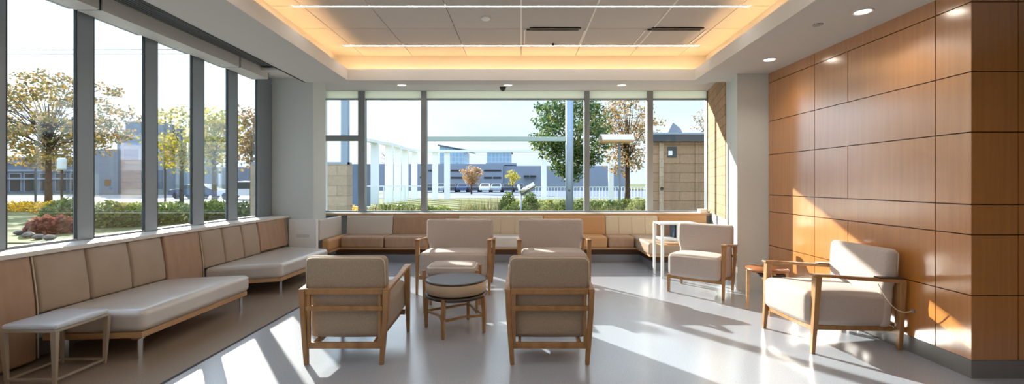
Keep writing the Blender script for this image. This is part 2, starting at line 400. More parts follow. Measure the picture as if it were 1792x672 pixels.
# tray tiles: grid with fine gaps, white bars on three joints
seamx = [-2.9,-2.40,-1.66,-.83,0,.83,1.66,2.40,2.9]
seamy = [-1.5,-.68,0,.68,1.36,2.04,2.72,3.40,4.08,4.76,5.46,6.12,6.66]
g = .004
mb = MB()
for xa, xb in zip(seamx[:-1], seamx[1:]):
    for ya, yb in zip(seamy[:-1], seamy[1:]):
        mb.box(xa+g, xb-g, ya+g, yb-g, CZ, CZ+.02)
struct('ceiling_tiles', mb, M['tile'])
struct('ceiling_tiles_backing', MB().box(-2.95,2.95,-1.55,6.68,CZ+.022,CZ+.04), M['groove'])
mb = MB()
for x in (0, .83, 1.66): mb.box(x-.009, x+.009, -1.5, 6.1, CZ-.004, CZ-.0005)
struct('trim_5', mb, M['tbar'])
struct('shadow_gap_strip', MB().prism([(bx(YB)-.005,YB),(bx(YB)+.014,YB),(bx(6.47)+.014,6.47),(bx(6.47)-.005,6.47)],2.974,2.98), M['dark'])  # dark strip standing in for the shadow gap at the dropped ceiling edge

# slot diffuser
sd = empty('slot_diffuser', (-3.92, 3, 3.27), label='long black linear slot diffuser in the ceiling beside the left windows', cat='air vent')
MB().box(-.07, .17, -5.5, 3.88, 0, .009).build('housing', M['black'], sd)
for k in range(5): MB().box(-.043+k*.042, -.036+k*.042, -5.5, 3.86, -.006, 0).build('blade', M['alu2'], sd)

# linear lights in the tray
lights_y = [(-.68,'x'),(.68,'x'),(2.04,'x'),(3.40,'x'),(4.76,'n'),(6.12,'f')]  # the x entries are unseen lights added as room fill
for y, k in lights_y:
    lab = {'n':'nearer long white linear ceiling light crossing the tray','f':'farther long white linear ceiling light above the back cove','x':'added unseen linear ceiling light filling the room from overhead'}[k]
    e = empty('linear_light', (0, y, CZ-.006), label=lab, cat='ceiling light', group='linear ceiling lights in the tray')
    MB().box(-2.5, 2.5, -.010, .010, -.002, .005).build('diffuser', M['led'], e)
    MB().box(-2.5, 2.5, -.014, -.0105, -.003, .0055).box(-2.5, 2.5, .0105, .014, -.003, .0055).build('housing', M['tbar'], e)
# cove led strips
def cove(name, p, q, lab):
    o = MB().bar([p, q], [(.03,.012)]*2).build(name, M['cove']); tag(o, lab, 'cove light', 'warm cove lights around the ceiling tray')
zc = 3.062
cove('cove_light', (-tx(Y0)-.13,Y0,zc), (-tx(Y1)-.13,Y1,zc), 'warm led cove strip hidden along the left tray edge')
cove('cove_light', (tx(Y0)+.13,Y0,zc), (tx(Y1)+.13,Y1,zc), 'warm led cove strip hidden along the right tray edge')
cove('cove_light', (-tx(Y1)-.1,Y1+.13,zc), (tx(Y1)+.1,Y1+.13,zc), 'warm led cove strip hidden along the far tray edge')

# recessed downlights
def zr(y): return 3.198+(y-6.47)*(.18/2.53)
def downlight(x, y, z, r, lab, tilt=0):
    e = empty('recessed_downlight', (x, y, z), label=lab, cat='ceiling light', group='round recessed downlights'); e.rotation_euler = (tilt, 0, 0)
    MB().lathe((0,0,-.008), [(r*.86,.006),(r*.9,0),(r*1.1,.001),(r*1.12,.007),(r*.86,.0075)], 32).build('trim_ring', M['tbar'], e)
    MB().lathe((0,0,-.003), [(.001,0),(r*.85,0),(r*.85,.002),(.001,.002)], 32).build('lens', M['lamp'], e)
    l = bpy.data.lights.new('spot', 'SPOT'); l.energy = 9; l.color = (1,.88,.76); l.spot_size = math.radians(125); l.spot_blend = .8; l.shadow_soft_size = .05
    lo = bpy.data.objects.new('spot', l); COL.objects.link(lo); lo.parent = e; lo.location = (0,0,-.03)
ta = math.atan(.18/2.53)
def rear_d(px):
    y = 8.15
    return wx(px, y), y, zr(y)
for px, lab in ((703,'left round downlight in the ceiling before the far window'),(889,'middle round downlight in the ceiling before the far window, beside the black camera dome'),(1088,'right round downlight in the ceiling before the far window')):
    x, y, z = rear_d(px); downlight(x, y, z, .085, lab, ta)
for px, py, lab in ((1510,20,'large round downlight close to the top of the wood wall'),(1347,104,'round downlight in the ceiling near the right pillar')):
    d = 1.5*F/(CY-py); downlight(wx(px,d), d, 2.98, .072, lab)
for x, y in ((3.0,2.0),(-2.85,1.0),(3.0,.3)):  # unseen lamps added as room fill
    downlight(x, y, 2.98, .072, 'added unseen round downlight filling the room from overhead')
# sensors
d = 1.5*F/(CY-43)
o = MB().lathe((wx(1431,d), d, 2.9725), [(.001,0),(.04,0),(.045,.003),(.045,.0075),(.001,.0075)], 24).build('sprinkler', M['alu2']); tag(o, 'flat round sprinkler cap in the ceiling near the wood wall', 'sprinkler')
d = 1.94*F/(CY-31)
o = MB().lathe((wx(850,d), d, CZ-.03), [(.001,0),(.04,.002),(.055,.012),(.06,.0295),(.001,.0295)], 28).build('smoke_detector', M['white']); tag(o, 'white round smoke detector on the tray ceiling tile', 'smoke detector')
d = 1.94*F/(CY-76)
o = MB().lathe((wx(968,d), d, CZ-.03), [(.001,0),(.02,.001),(.012,.012),(.014,.0295),(.001,.0295)], 20).build('sprinkler', M['dark']); tag(o, 'small dark sprinkler head hanging from the tray ceiling', 'sprinkler')
y = 8.4; x = wx(880, y)
e = empty('dome_camera', (x, y, zr(y)), label='small black dome security camera on the ceiling before the far window', cat='camera')
MB().lathe((0,0,-.03), [(.055,0),(.062,.008),(.062,.034),(.001,.034)], 28).build('mount', M['dark'], e)
MB().lathe((0,0,-.085), [(.002,0),(.02,.003),(.038,.016),(.05,.035),(.055,.0545),(.001,.0545)], 28).build('dome', M['black'], e)
# supply grilles in the tray
for px0, px1, lab in ((927,1016,'black slot air grille in the tray ceiling, left one of the pair'),(1140,1230,'black slot air grille in the tray ceiling, right one nearest the wood wall')):
    y = 5.47; xa, xb = wx(px0, 5.45), wx(px1, 5.45); c = (xa+xb)/2; hw = (xb-xa)/2
    e = empty('air_grille', (c, y, CZ-.004), label=lab, cat='air vent', group='black slot grilles in the tray')
    MB().box(-hw, hw, -.06, -.02, -.012, .003).build('slot', M['black'], e)
    MB().box(-hw-.04, hw-.02, .0, .02, -.012, .003).build('deflector', M['dark'], e)
    MB().box(-hw-.07,-hw-.055, .03,.62,-.006,.003).box(hw+.055,hw+.07,.03,.62,-.006,.003).box(-hw-.07,hw+.07,.60,.62,-.0065,.003).build('frame', M['tbar'], e)

# ------------------------------------------------------------------ built-in banquette under the far window
bq = empty('window_banquette', (0, 8.2, 0), label='long L-shaped built-in bench with pale and tan leather backs under the far window', cat='bench')
OY = -8.2
def seatc(x0, x1, y0, y1, m, z0=.285, z1=.48, r=.035):
    MB().cushion(((x0+x1)/2,(y0+y1)/2+OY,(z0+z1)/2), ((x1-x0)/2-.004,(y1-y0)/2,(z1-z0)/2), r, (0,0,.008), mid=6).build('seat_cushion', m, bq)
seatc(-3.5,-3.36,7.6,8.5,M['orange'])
for x0, x1, m in ((-3.34,-2.54,'tan'),(-2.53,-1.62,'tan'),(-1.61,-.70,'vinyl'),(-.69,.25,'vinylseat'),(.26,1.04,'vinylseat'),(1.05,1.60,'orange'),(1.61,2.10,'tan')):
    seatc(x0, x1, 8.0, 8.5, M[m])
seatc(2.11,2.85,7.2,8.5,M['vinyl'])
def backc(x0, x1, m, nch=0):
    def fn(p):
        t = (p.z-.46)/.38; return (p.x, p.y+t*.05, p.z)
    o = MB().cushion(((x0+x1)/2, 8.51+OY, .65), ((x1-x0)/2-.003, .045, .185), .02, (0,.006,0), fn, mid=6).build('back_cushion', m, bq)
    for k in range(1, nch):
        x = x0+(x1-x0)*k/nch
        MB().tube([(x, 8.461+OY, .485), (x, 8.50+OY, .82)], .004, 6).build('seam', m, o)
for x0, x1, m, n in ((-3.42,-2.51,'pale',0),(-2.51,-1.23,'tan',0),(-1.23,.43,'beige',6),(.43,1.65,'orange',0),(1.65,2.68,'cream',4),(2.68,3.64,'orange',0)):
    backc(x0, x1, M[m], n)
MB().cushion((-3.54,8.03+OY,.65), (.035,.46,.185), .02, mid=6).build('back_cushion', M['pale'], bq)
MB().box(-3.5,2.14,8.03+OY,8.5+OY,.25,.285).box(2.14,2.85,7.22+OY,8.5+OY,.25,.285).box(-3.5,-3.36,7.63+OY,8.03+OY,.25,.285).build('seat_rail', M['rail'], bq)
MB().box(-3.5,2.3,8.2+OY,8.5+OY,.14,.25).box(2.3,2.8,7.4+OY,8.5+OY,.14,.25).build('support', M['brownk'], bq)
MB().box(-3.5,2.22,8.13+OY,8.5+OY,0,.14).box(2.22,2.82,7.3+OY,8.5+OY,0,.14).build('plinth', M['stainless'], bq, .004)
# small white box on the ledge
o = MB().box(3.57,3.72,8.66,8.8,.879,.955).build('switch_box', M['white'], None, .006); tag(o, 'small white box standing at the right end of the far window ledge', 'box')

# ------------------------------------------------------------------ sofas along the left windows
def quadmap(P):        # maps unit square (u along depth, v front..back) to footprint corners: near-back, far-back, far-front, near-front
    nb, fb, ff, nf = [Vector(p) for p in P]
    def f(u, v):
        return (nf*(1-u)+ff*u)*(1-v)+(nb*(1-u)+fb*u)*v
    return f
def sofa(label, P, legs, cush, group):
    ox_, oy_ = -3.6, (P[0][1]+P[1][1])/2
    e = empty('window_sofa', (ox_, oy_, 0), label=label, cat='sofa', group=group)
    P = [(p[0]-ox_, p[1]-oy_) for p in P]
    f = quadmap(P)
    L_ = (P[1][1]-P[0][1]); W_ = .85
    def fn(p):
        q = f(p.x/L_+.5, p.y/W_+.5); return (q.x, q.y, p.z)
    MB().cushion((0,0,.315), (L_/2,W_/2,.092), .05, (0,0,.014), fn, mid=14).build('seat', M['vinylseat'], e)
    # piping round the upper edge of the seat
    MB().tube([fn(Vector((sx*(L_/2-.012), sy*(W_/2-.012), .372))) for sx, sy in ((-1,-1),(1,-1),(1,1),(-1,1))], .004, 6, True).build('piping', M['pale'], e)
    mbx = MB(); q = [f(u, v) for u, v in ((.015,.99),(.985,.99),(.985,.03),(.015,.03))]
    mbx.prism([(a.x, a.y) for a in q], .172, .222).build('base_frame', M['oaklight'], e, .004)
    for (lx, ly) in legs:
        lx -= ox_; ly -= oy_
        MB().box(lx-.005, lx+.005, ly-.022, ly+.022, 0, .172).box(lx-.06, lx+.02, ly-.024, ly+.024, .164, .1715).build('leg', M['chrome'], e)
    for a, b in cush:
        def fb(p):
            t = (p.z-.40)/.5
            return (p.x-.07*max(t,0)**1.3, p.y, p.z)
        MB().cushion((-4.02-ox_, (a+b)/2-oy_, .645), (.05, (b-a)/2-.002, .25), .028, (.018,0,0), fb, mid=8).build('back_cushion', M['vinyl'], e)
    return e
sofa('skylit putty leather sofa nearest the camera, sunlit seat, on chrome legs under the left windows',
     [(-3.98,3.58),(-3.98,4.87),(-3.17,5.09),(-3.17,3.64)], [(-3.22,3.67),(-3.24,5.02),(-3.85,3.67),(-3.85,4.8)],
     [(3.58,4.02),(4.02,4.45),(4.45,4.87)], 'sofas along the left windows')
sofa('skylit putty leather sofa farther back beside the left pillar, under the left windows',
     [(-3.98,5.44),(-3.98,7.36),(-3.13,7.05),(-3.17,5.76)], [(-3.21,5.80),(-3.2,6.98),(-3.85,5.56),(-3.85,7.2)],
     [(5.44,5.84),(5.84,6.24),(6.24,6.63)], 'sofas along the left windows')
def tanpanel(a, b, label, z0=.02):
    ox_ = -4.03; oy_ = (a+b)/2
    e = empty('upholstered_panel', (ox_, oy_, 0), label=label, cat='wall panel', group='tan back panels between the sofas')
    def fb(p):
        t = (p.z-.40)/.5
        return (p.x-.06*max(t,0)**1.3, p.y, p.z)
    MB().cushion((.01,0,(z0+.895)/2), (.05,(b-a)/2-.003,(.895-z0)/2), .025, (.006,0,0), fb, mid=8).build('panel', M['tan'], e)
    pts = [fb(Vector((.064, (b-a)/2-.004, z0+.02+(.86-z0)*i/8))) for i in range(9)]
    MB().tube(pts, .005, 6).build('piping', M['cream'], e)
tanpanel(2.2,3.57,'wide tan upholstered back panel at the near left edge behind the grey stool')
tanpanel(4.88,5.43,'narrow tan upholstered back panel in the gap between the two left sofas', .15)
tanpanel(6.64,7.40,'tan upholstered back panel at the far end of the left wall by the pillar', .42)

# ------------------------------------------------------------------ grey stool at lower left
st = empty('bench_stool', (-3.59, 3.37, 0), label='low stool with blue-grey padded top and slim metallic legs before the nearest sofa', cat='stool')
MB().cushion((0,0,.425), (.20,.21,.02), .016, (0,0,.012), mid=8).build('seat_pad', M['stoolseat'], st)
MB().box(-.205,.205,-.215,.215,.388,.405).build('apron', M['stool'], st, .003)
for sx in (-1,1):
    for sy in (-1,1):
        MB().bar([(sx*.175,sy*.19,0),(sx*.187,sy*.2,.388)], [(.026,.014),(.042,.03)], up=(0,1,0)).build('leg', M['stool'], st, .002)
MB().box(-.165,.165,-.2,-.184,.03,.045).box(-.165,.165,.184,.2,.03,.045).box(-.185,-.17,-.18,.18,.028,.043).box(.17,.185,-.18,.18,.028,.043).build('stretcher', M['stool'], st)

# ------------------------------------------------------------------ lounge chairs
def chair(label, x, y, rz, W=.69, D=.74, hs=1.0, m='lino', pad=False, open_left=False):
    e = empty('lounge_chair', (x, y, 0), rz, label, 'armchair', 'oak framed lounge chairs')
    hw, hd = W/2, D/2; S = hs
    for s in (-1, 1):
        # front leg (towards -y) rises to the arm; rear leg kinks at seat height
        xf = s*(hw-.022)
        if open_left and s < 0:
            MB().bar([(xf+.02,-hd+.01,0),(xf+.02,-hd+.01,.235*S)], [(.032,.034),(.046,.05)], up=(0,1,0)).build('leg', M['oak'], e, .005)
            MB().bar([(s*(hw-.04),hd-.03,0),(s*(hw-.04),hd-.04,.235*S)], [(.032,.034),(.04,.044)], up=(0,1,0)).build('leg', M['oak'], e, .005)
            continue
        MB().bar([(xf,-hd-.03,0),(xf,-hd-.008,.3*S),(xf,-hd+.012,.655*S)], [(.03,.032),(.042,.046),(.056,.058)], up=(0,1,0)).build('leg', M['oak'], e, .005)
        MB().bar([(s*(hw-.04),hd,0),(s*(hw-.028),hd-.004,.16*S),(s*(hw-.008),hd-.012,.42*S),(s*(hw-.004),hd-.012,.6*S)], [(.034,.034),(.04,.042),(.04,.05),(.046,.06)], up=(0,1,0)).build('leg', M['oak'], e, .005)
        a = MB().bar([(s*(hw-.004),hd+.012,.6*S),(s*(hw-.002),hd-.10,.612*S),(s*(hw-.006),0,.632*S),(s*(hw-.018),-hd+.12,.658*S),(s*(hw-.022),-hd-.035,.668*S)],
                 [(.05,.03),(.05,.034),(.044,.03),(.052,.026),(.066,.02)]).build('armrest', M['oak'], e, .007, seg=3)
        if pad:
            MB().bar([(s*(hw-.004),hd-.02,.632*S),(s*(hw-.006),hd-.25,.642*S)], [(.055,.012),(.058,.012)]).build('arm_pad', M['darkwood'], e, .003)
        # side rail under the seat and inner back post
        MB().bar([(s*(hw-.10),-hd+.02,.20*S),(s*(hw-.10),hd-.02,.165*S)], [(.024,.045)]*2).build('side_rail', M['oak'], e, .003)
        MB().bar([(s*(hw-.056),hd-.006,.16*S),(s*(hw-.056),hd-.008,.6*S)], [(.024,.024)]*2, up=(0,1,0)).build('back_post', M['oak'], e, .003)
    for z0, z1, yy in ((.573,.618,hd+.008),(.438,.478,hd+.004),(.127,.178,hd-.002)):
        MB().box(-hw+.03, hw-.03, yy-.022, yy+.004, z0*S, z1*S).build('back_rail', M['oak'], e, .004)
    MB().box(-hw+.045, hw-.045, -hd-.01, -hd+.016, .185*S, .235*S).build('front_rail', M['oak'], e, .004)
    MB().cushion((0,-.055,(.215+.475)/2*S), (hw-.05,hd+.002,(.475-.215)/2*S), .045, (.006,.02,.03), lambda p: (p.x, p.y, p.z+(.02 if p.z > .4*S else 0)-(p.y)*.05), mid=10).build('seat', M[m], e)
    def fb(p):
        t = (p.z/S-.19)/.69
        k = 1.0 if t > .62 else (.92 if t < .5 else .92+.08*(t-.5)/.12)
        return (p.x*k, p.y+.05*t-.03, p.z)
    b = MB().cushion((0,hd-.085,(.19+.875)/2*S), (hw-.012,.052,(.875-.19)/2*S), .042, (0,.012,0), fb, mid=12).build('backrest', M[m], e)
    # piping round the rear face of the back cushion
    n = []; x0, x1, z0, z1, r = -(hw-.022), hw-.022, .21*S, .862*S, .05
    for cx, cz, a0 in ((x1-r,z1-r,0),(x0+r,z1-r,90)):
        for k in range(6):
            a = math.radians(a0+90*k/5); n.append((cx+r*math.cos(a), cz+r*math.sin(a)))
    n = [(x1, .62*S)]+n+[(x0, .62*S)]
    MB().tube([fb(Vector((px, hd-.085+.044, pz))) for px, pz in n], .0055, 6).build('piping', M['cream'], b)
    return e
PI = math.pi
chair('front left oak lounge chair seen from behind, greige back, left of the round table', -1.443, 3.91, PI, .69, .74, 1.0, 'lino')
chair('front right oak lounge chair seen from behind, greige back, right of the round table', .233, 3.91, PI, .69, .74, 1.0, 'lino')
chair('wide oak lounge chair facing the camera behind the round table and padded ottoman', -.90, 6.13, 0, 1.0, .72, 1.08, 'lino2')
chair('wide oak lounge chair facing the camera directly behind the front right chair', .44, 6.13, 0, .97, .72, 1.08, 'lino2')
# chair E: by the right pillar
ang = math.atan2(-.463, .616)
cx_, cy_ = 2.27+.32*.60, 5.70+.32*.80
chair('oak lounge chair turned to the room beside the right pillar and white console', cx_, cy_, ang, .76, .62, 1.03, 'lino2', open_left=True)
# chair F: in front of the wood wall
chair('oak lounge chair with dark arm pad in front of the wood wall, facing left', 2.93, 4.13, -PI/2+.08, .70, .80, 1.02, 'lino2', True)

# cord from chair to wall plug
e = empty('extension_cord', (3.38, 3.76, .37), label='thin pale cord hanging from the armchair to the wood wall', cat='cord')
pa, pb = Vector((3.12,3.80,.60))-e.location, Vector((.012,0,0))
MB().tube([pa.lerp(pb, t)+Vector((0,0,-.10*math.sin(math.pi*t)**1)) for t in [i/14 for i in range(15)]], .004, 6).build('cable', M['cream'], e)
MB().box(-.002,.018,-.014,.014,-.014,.014).build('plug', M['alu2'], e, .003)

# ------------------------------------------------------------------ round drum table
t = empty('round_table', (-.66, 4.41, 0), label='round drum coffee table with dark glass top between the four central chairs', cat='table')
MB().lathe((0,0,.385), [(.285,0),(.303,.012),(.305,.108),(.298,.114),(.001,.114),(.001,0)], 56).build('drum', M['drum'], t)
MB().lathe((0,0,.4995), [(.270,.0),(.306,0),(.306,.01),(.270,.012)], 56).build('rim', M['darkwood'], t)
MB().lathe((0,0,.500), [(.001,0),(.271,0),(.271,.008),(.001,.008)], 56).build('glass_top', M['blackglass'], t)
MB().lathe((0,0,.335), [(.001,0),(.28,0),(.315,.018),(.318,.034),(.28,.046),(.001,.049)], 56).build('lower_shelf', M['darkwood'], t)
for a in (-104, -22, 172, 74):
    c, s = math.cos(math.radians(a)), math.sin(math.radians(a))
    MB().bar([(c*.315,s*.315,0),(c*.318,s*.318,.2),(c*.305,s*.305,.37)], [(.028,.028),(.042,.036),(.046,.034)], up=(-s,c,0)).build('leg', M['oak'], t, .005)
for a, b in ((-104,-22),(-22,74),(74,172),(172,256)):
    pts = []
    for k in range(9):
        u = k/8; A = math.radians(a+(b-a)*u); r = .305-.11*math.sin(math.pi*u); pts.append((r*math.cos(A), r*math.sin(A), .17))
    MB().bar(pts, [(.016,.024)]*9).build('stretcher', M['oak'], t, .003)

# ottoman behind it
o_ = empty('ottoman', (-.80, 5.1, 0), label='padded ottoman with white piping in an oak frame just behind the round table', cat='ottoman')
MB().cushion((0,0,.475), (.275,.19,.055), .05, (0,0,.025), mid=10).build('seat', M['lino2'], o_)
q = []
for cx, cy, a0 in ((.22,.13,0),(-.22,.13,90),(-.22,-.13,180),(.22,-.13,270)):
    for k in range(5):
        a = math.radians(a0+90*k/4); q.append((cx+.05*math.cos(a), cy+.05*math.sin(a), .512))
MB().tube(q, .007, 6, True).build('piping', M['white'], o_)
MB().box(-.29,.29,-.19,.19,.385,.42).build('frame', M['oak'], o_, .004)
for sx in (-1,1):
    for sy in (-1,1):
        MB().bar([(sx*.295,sy*.17,0),(sx*.302,sy*.175,.49)], [(.028,.03),(.036,.04)], up=(0,1,0)).build('leg', M['oak'], o_, .004)
for sy in (-1,1): MB().box(-.28,.28,sy*.17-.01,sy*.17+.01,.14,.168).build('stretcher', M['oaklight'], o_, .003)

# ------------------------------------------------------------------ small side table between the two right chairs
t = empty('side_table', (2.84, 5.02, 0), label='small round brown-topped side table between the two right armchairs', cat='table')
MB().lathe((0,0,.465), [(.001,0),(.19,0),(.222,.014),(.225,.026),(.001,.028)], 44).build('table_top', M['topbrown'], t)
for a in (165, -110, -20, 70):
    c, s = math.cos(math.radians(a)), math.sin(math.radians(a))
    MB().bar([(c*.205,s*.205,0),(c*.2,s*.2,.25),(c*.195,s*.195,.466)], [(.026,.026),(.034,.03),(.04,.034)], up=(-s,c,0)).build('leg', M['oaklight'], t, .004)
MB().box(-.10,.16,-.10,.10,.405,.44).build('tray', M['dark'], t, .004)
MB().box(-.16,.16,-.012,.012,.442,.464).box(-.012,.012,-.16,-.1,.44,.464).box(-.012,.012,.1,.16,.44,.464).build('cross_bar', M['oaklight'], t)

# ------------------------------------------------------------------ white console by the banquette
t = empty('console_rack', (2.46, 6.88, 0), label='white metal console with open shelf standing at the bench end', cat='console')
MB().box(-.31,.29,-.15,.2,.832,.855).build('top', M['whitemetal'], t, .004)
for lx, ly, w in ((-.265,-.13,.022),(-.295,.18,.018),(.265,-.13,.02),(.27,.18,.018)):
    MB().box(lx-w,lx+w,ly-.016,ly+.016,0,.832).build('leg', M['whitemetal'], t, .003)
MB().box(-.28,.28,-.13,.19,.585,.62).build('shelf', M['whitemetal'], t, .003)
MB().box(-.28,.28,-.12,.19,.50,.515).build('lower_shelf', M['oaklight'], t, .003)
MB().box(-.045,-.015,-.14,-.125,.62,.832).box(.03,.06,-.14,-.125,.62,.832).build('divider', M['whitemetal'], t)
MB().box(-.26,.26,.186,.196,.62,.83).build('back_panel', M['tan'], t)
for i, (x, m, lab) in enumerate(((2.40,'bluedark','dark blue booklet standing on the white console shelf'),(2.445,'greymetal','grey booklet standing on the white console shelf next to the dark one'))):
    o = MB().box(x-.012,x+.012,6.80,6.98,.621,.815).build('booklet', M[m], None, .002); tag(o, lab, 'booklet', 'booklets in the console')

# ------------------------------------------------------------------ outside: ground
def ground(name, x0, x1, y0, y1, z, m): return MB().box(x0,x1,y0,y1,z-.2,z).build(name, m, None, 0, 'structure')
ground('ground_lawn', -300, 300, -60, 600, -.06, M['grass'])
ground('ground_road_rear', -18, 300, 44, 66, -.03, M['road'])
ground('ground_parking', -60, 60, 66, 90, -.035, M['road'])
ground('ground_kerb_rear', -17, 120, 42.6, 43.2, .04, M['kerb'])
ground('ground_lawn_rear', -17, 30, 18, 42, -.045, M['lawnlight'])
ground('ground_bed_rear', -5, 6, 10.5, 18, -.02, M['soil'])
ground('ground_patio_rear', -4.6, 9, 9.1, 11.2, -.01, M['paving'])
# to the left the road runs parallel to the picture (far strip), then verge and path
ground('ground_road_side', -300, -18.5, 36, 55, -.03, M['paving'])
ground('ground_road_left', -300, -18.5, 33.5, 35.5, -.02, M['road'])
ground('ground_kerb_left', -300, -9, 26.6, 27.6, .0, M['kerb'])
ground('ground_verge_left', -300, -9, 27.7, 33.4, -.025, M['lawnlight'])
ground('ground_bed_left', -40, -7.5, 11, 24, -.03, M['grass'])
ground('ground_path_left', -11, -5.0, -10, 9.6, -.02, M['paving'])

# ------------------------------------------------------------------ vegetation
def leaves(mb, c, rad, n, size, rnd, flat=1):
    for _ in range(n):
        while True:
            p = Vector((rnd.uniform(-1,1), rnd.uniform(-1,1), rnd.uniform(-1,1)))
            if p.length < 1: break
        p = Vector((c[0]+p.x*rad[0], c[1]+p.y*rad[1], c[2]+p.z*rad[2]))
        a = Vector((rnd.gauss(0,1), rnd.gauss(0,1), rnd.gauss(0,1))).normalized(); b = a.orthogonal().normalized()
        s = size*rnd.uniform(.6,1.3); a *= s/2; b *= s*.35
        mb.add([p-a, p+b, p+a, p-b], [(0,1,2,3)])
def tree(name, label, x, y, h, crown, base, m, seed, n=90, per=34, leaf=.22, lean=0, group='trees outside', trunk_r=.16, cl=.8, nbr=26):
    """crown = (rx, ry), base = height where the crown begins"""
    rnd = random.Random(seed)
    e = empty(name, (x, y, -.06), label=label, cat='tree', group=group)
    zc, rz_ = (h+base)/2, (h-base)/2
    cs = []
    while len(cs) < n:
        p = Vector((rnd.uniform(-1,1), rnd.uniform(-1,1), rnd.uniform(-1,1)))
        if .35 < p.length < 1:
            taper = 1-.35*max(0, -p.z)
            cs.append(Vector((p.x*crown[0]*taper+lean, p.y*crown[1]*taper, zc+p.z*rz_)))
    mb = MB()
    for c in cs:
        k = rnd.uniform(.7,1.25)
        leaves(mb, c, (cl*k, cl*k, cl*.6*k), int(per*k), leaf, rnd)
    mb.build('foliage', m, e)
    fork = Vector((lean*.2, 0, base+.12*(h-base)))
    tb = MB(); tb.tube([(0,0,0),(lean*.05,0,base*.5),fork,(lean*.7, 0, zc+rz_*.3)], [trunk_r*1.25, trunk_r, trunk_r*.8, trunk_r*.2], 10)
    tb.build('trunk', M['bark'], e)
    bb = MB()
    for c in cs[:nbr]:
        s = fork.lerp(Vector((lean*.5,0,zc)), rnd.uniform(0,.8)) ; mid = s.lerp(c, .5)+Vector((0,0,.25*(c-s).length*rnd.uniform(.1,.6)))
        bb.tube([s, mid, c], [trunk_r*.22, trunk_r*.13, trunk_r*.04], 5)
    bb.build('branches', M['bark'], e)
    return e
tree('autumn_tree', 'large orange and green autumn tree seen through the two nearest left panes', wx(85,29), 29, 9.0, (5.1,4.2), 2.6, M['leafyellow'], 3, n=190, per=46, leaf=.19, trunk_r=.17, nbr=90, cl=.65)
tree('autumn_tree', 'yellow-green autumn tree seen through the third left pane', wx(318,31), 31, 6.9, (1.9,1.9), 2.6, M['leafgold'], 4, n=60, per=38, trunk_r=.12)
tree('autumn_tree', 'greyish gold autumn tree seen through the fourth left pane', wx(375,27), 27, 6.4, (1.15,1.3), 1.9, M['leafgold'], 5, n=46, per=38, trunk_r=.14)
tree('autumn_tree', 'thin autumn tree at the edge of the last left pane', wx(440,29), 29, 6.6, (1.2,1.2), 2.2, M['leafbrown'], 6, n=40, per=36, trunk_r=.1)
tree('leafy_tree', 'big dense green tree behind the grey column', wx(998,22), 22, 6.3, (1.95,1.9), 1.7, M['leafgreen'], 7, n=150, per=60, leaf=.16, trunk_r=.16, cl=.5)
tree('autumn_tree', 'brown forked autumn tree beside the tan building', wx(1098,27), 27, 7.4, (2.2,1.9), 1.9, M['leafbrown'], 8, n=110, per=30, leaf=.18, trunk_r=.17, cl=.55, nbr=50)
tree('autumn_tree', 'small rounded orange tree in front of the grey garage', wx(825,58), 58, 3.9, (1.5,1.5), 1.4, M['leaforange'], 9, n=40, per=40, leaf=.24, trunk_r=.1, cl=.6)
tree('young_tree', 'small pale green tree in front of the grey garage', wx(897,54), 54, 3.1, (.75,.75), 1.3, M['leafgold'], 10, n=22, per=30, leaf=.18, trunk_r=.06, cl=.4, nbr=12)
tree('bare_tree', 'nearly bare tree top above the white colonnade', wx(680,46), 46, 6.0, (2.2,1.5), 3.0, M['leafbrown'], 11, n=26, per=8, leaf=.12, trunk_r=.1, cl=.6, nbr=26)
tree('bare_tree', 'sparse tree top at the right end of the far window', wx(1246,24), 24, 6.2, (1.2,1.2), 2.5, M['leafbrown'], 12, n=44, per=12, leaf=.12, trunk_r=.1, cl=.45, nbr=30)

def shrub(name, label, x, y, rx, ry, h, m, seed, n=900, leaf=.07, cat='shrub', group='shrubs outside the windows'):
    rnd = random.Random(seed); mb = MB()
    for _ in range(n):
        a = rnd.uniform(0, 2*PI); u = rnd.random()**.5; t = rnd.random()
        p = Vector((x+rx*u*math.cos(a), y+ry*u*math.sin(a), -.03+h*t*(1-.45*u*u)))
        d = Vector((rnd.gauss(0,1), rnd.gauss(0,1), rnd.gauss(0,.8))).normalized(); b = d.orthogonal().normalized(); s = leaf*rnd.uniform(.6,1.4)
        mb.add([p-d*s, p+b*s*.5, p+d*s, p-b*s*.5], [(0,1,2,3)])
    # woody core that carries the leaves
    e = empty(name, (x, y, -.05), label=label, cat=cat, group=group)
    mb.v = [(v[0]-x, v[1]-y, v[2]+.05) for v in mb.v]; mb.build('foliage', m, e)
    c = MB()
    for k in range(7):
        a = k*2*PI/7; c.tube([(0,0,0),(rx*.3*math.cos(a), ry*.3*math.sin(a), h*.5),(rx*.55*math.cos(a), ry*.55*math.sin(a), h*.8)], [.02,.014,.006], 5)
    c.build('stems', M['bark'], e)
    return e
def grasses(name, label, x0, x1, y, h, seed, n=260, dep=.5):
    rnd = random.Random(seed); mb = MB()
    for _ in range(n):
        x, yy = rnd.uniform(x0,x1), y+rnd.uniform(-dep,dep); hh = h*rnd.uniform(.6,1.08); lx, ly = rnd.gauss(0,.05), rnd.gauss(0,.05); w = rnd.uniform(.004,.011)
        mb.add([(x-w,yy,-.03),(x+w,yy,-.03),(x+w*.6+lx*.5,yy+ly*.5,hh*.6),(x+lx,yy+ly,hh),(x-w*.6+lx*.5,yy+ly*.5,hh*.6)], [(0,1,2,3,4)])
    o = mb.build(name, M['dry']); tag(o, label, 'ornamental grass', kind='stuff'); return o
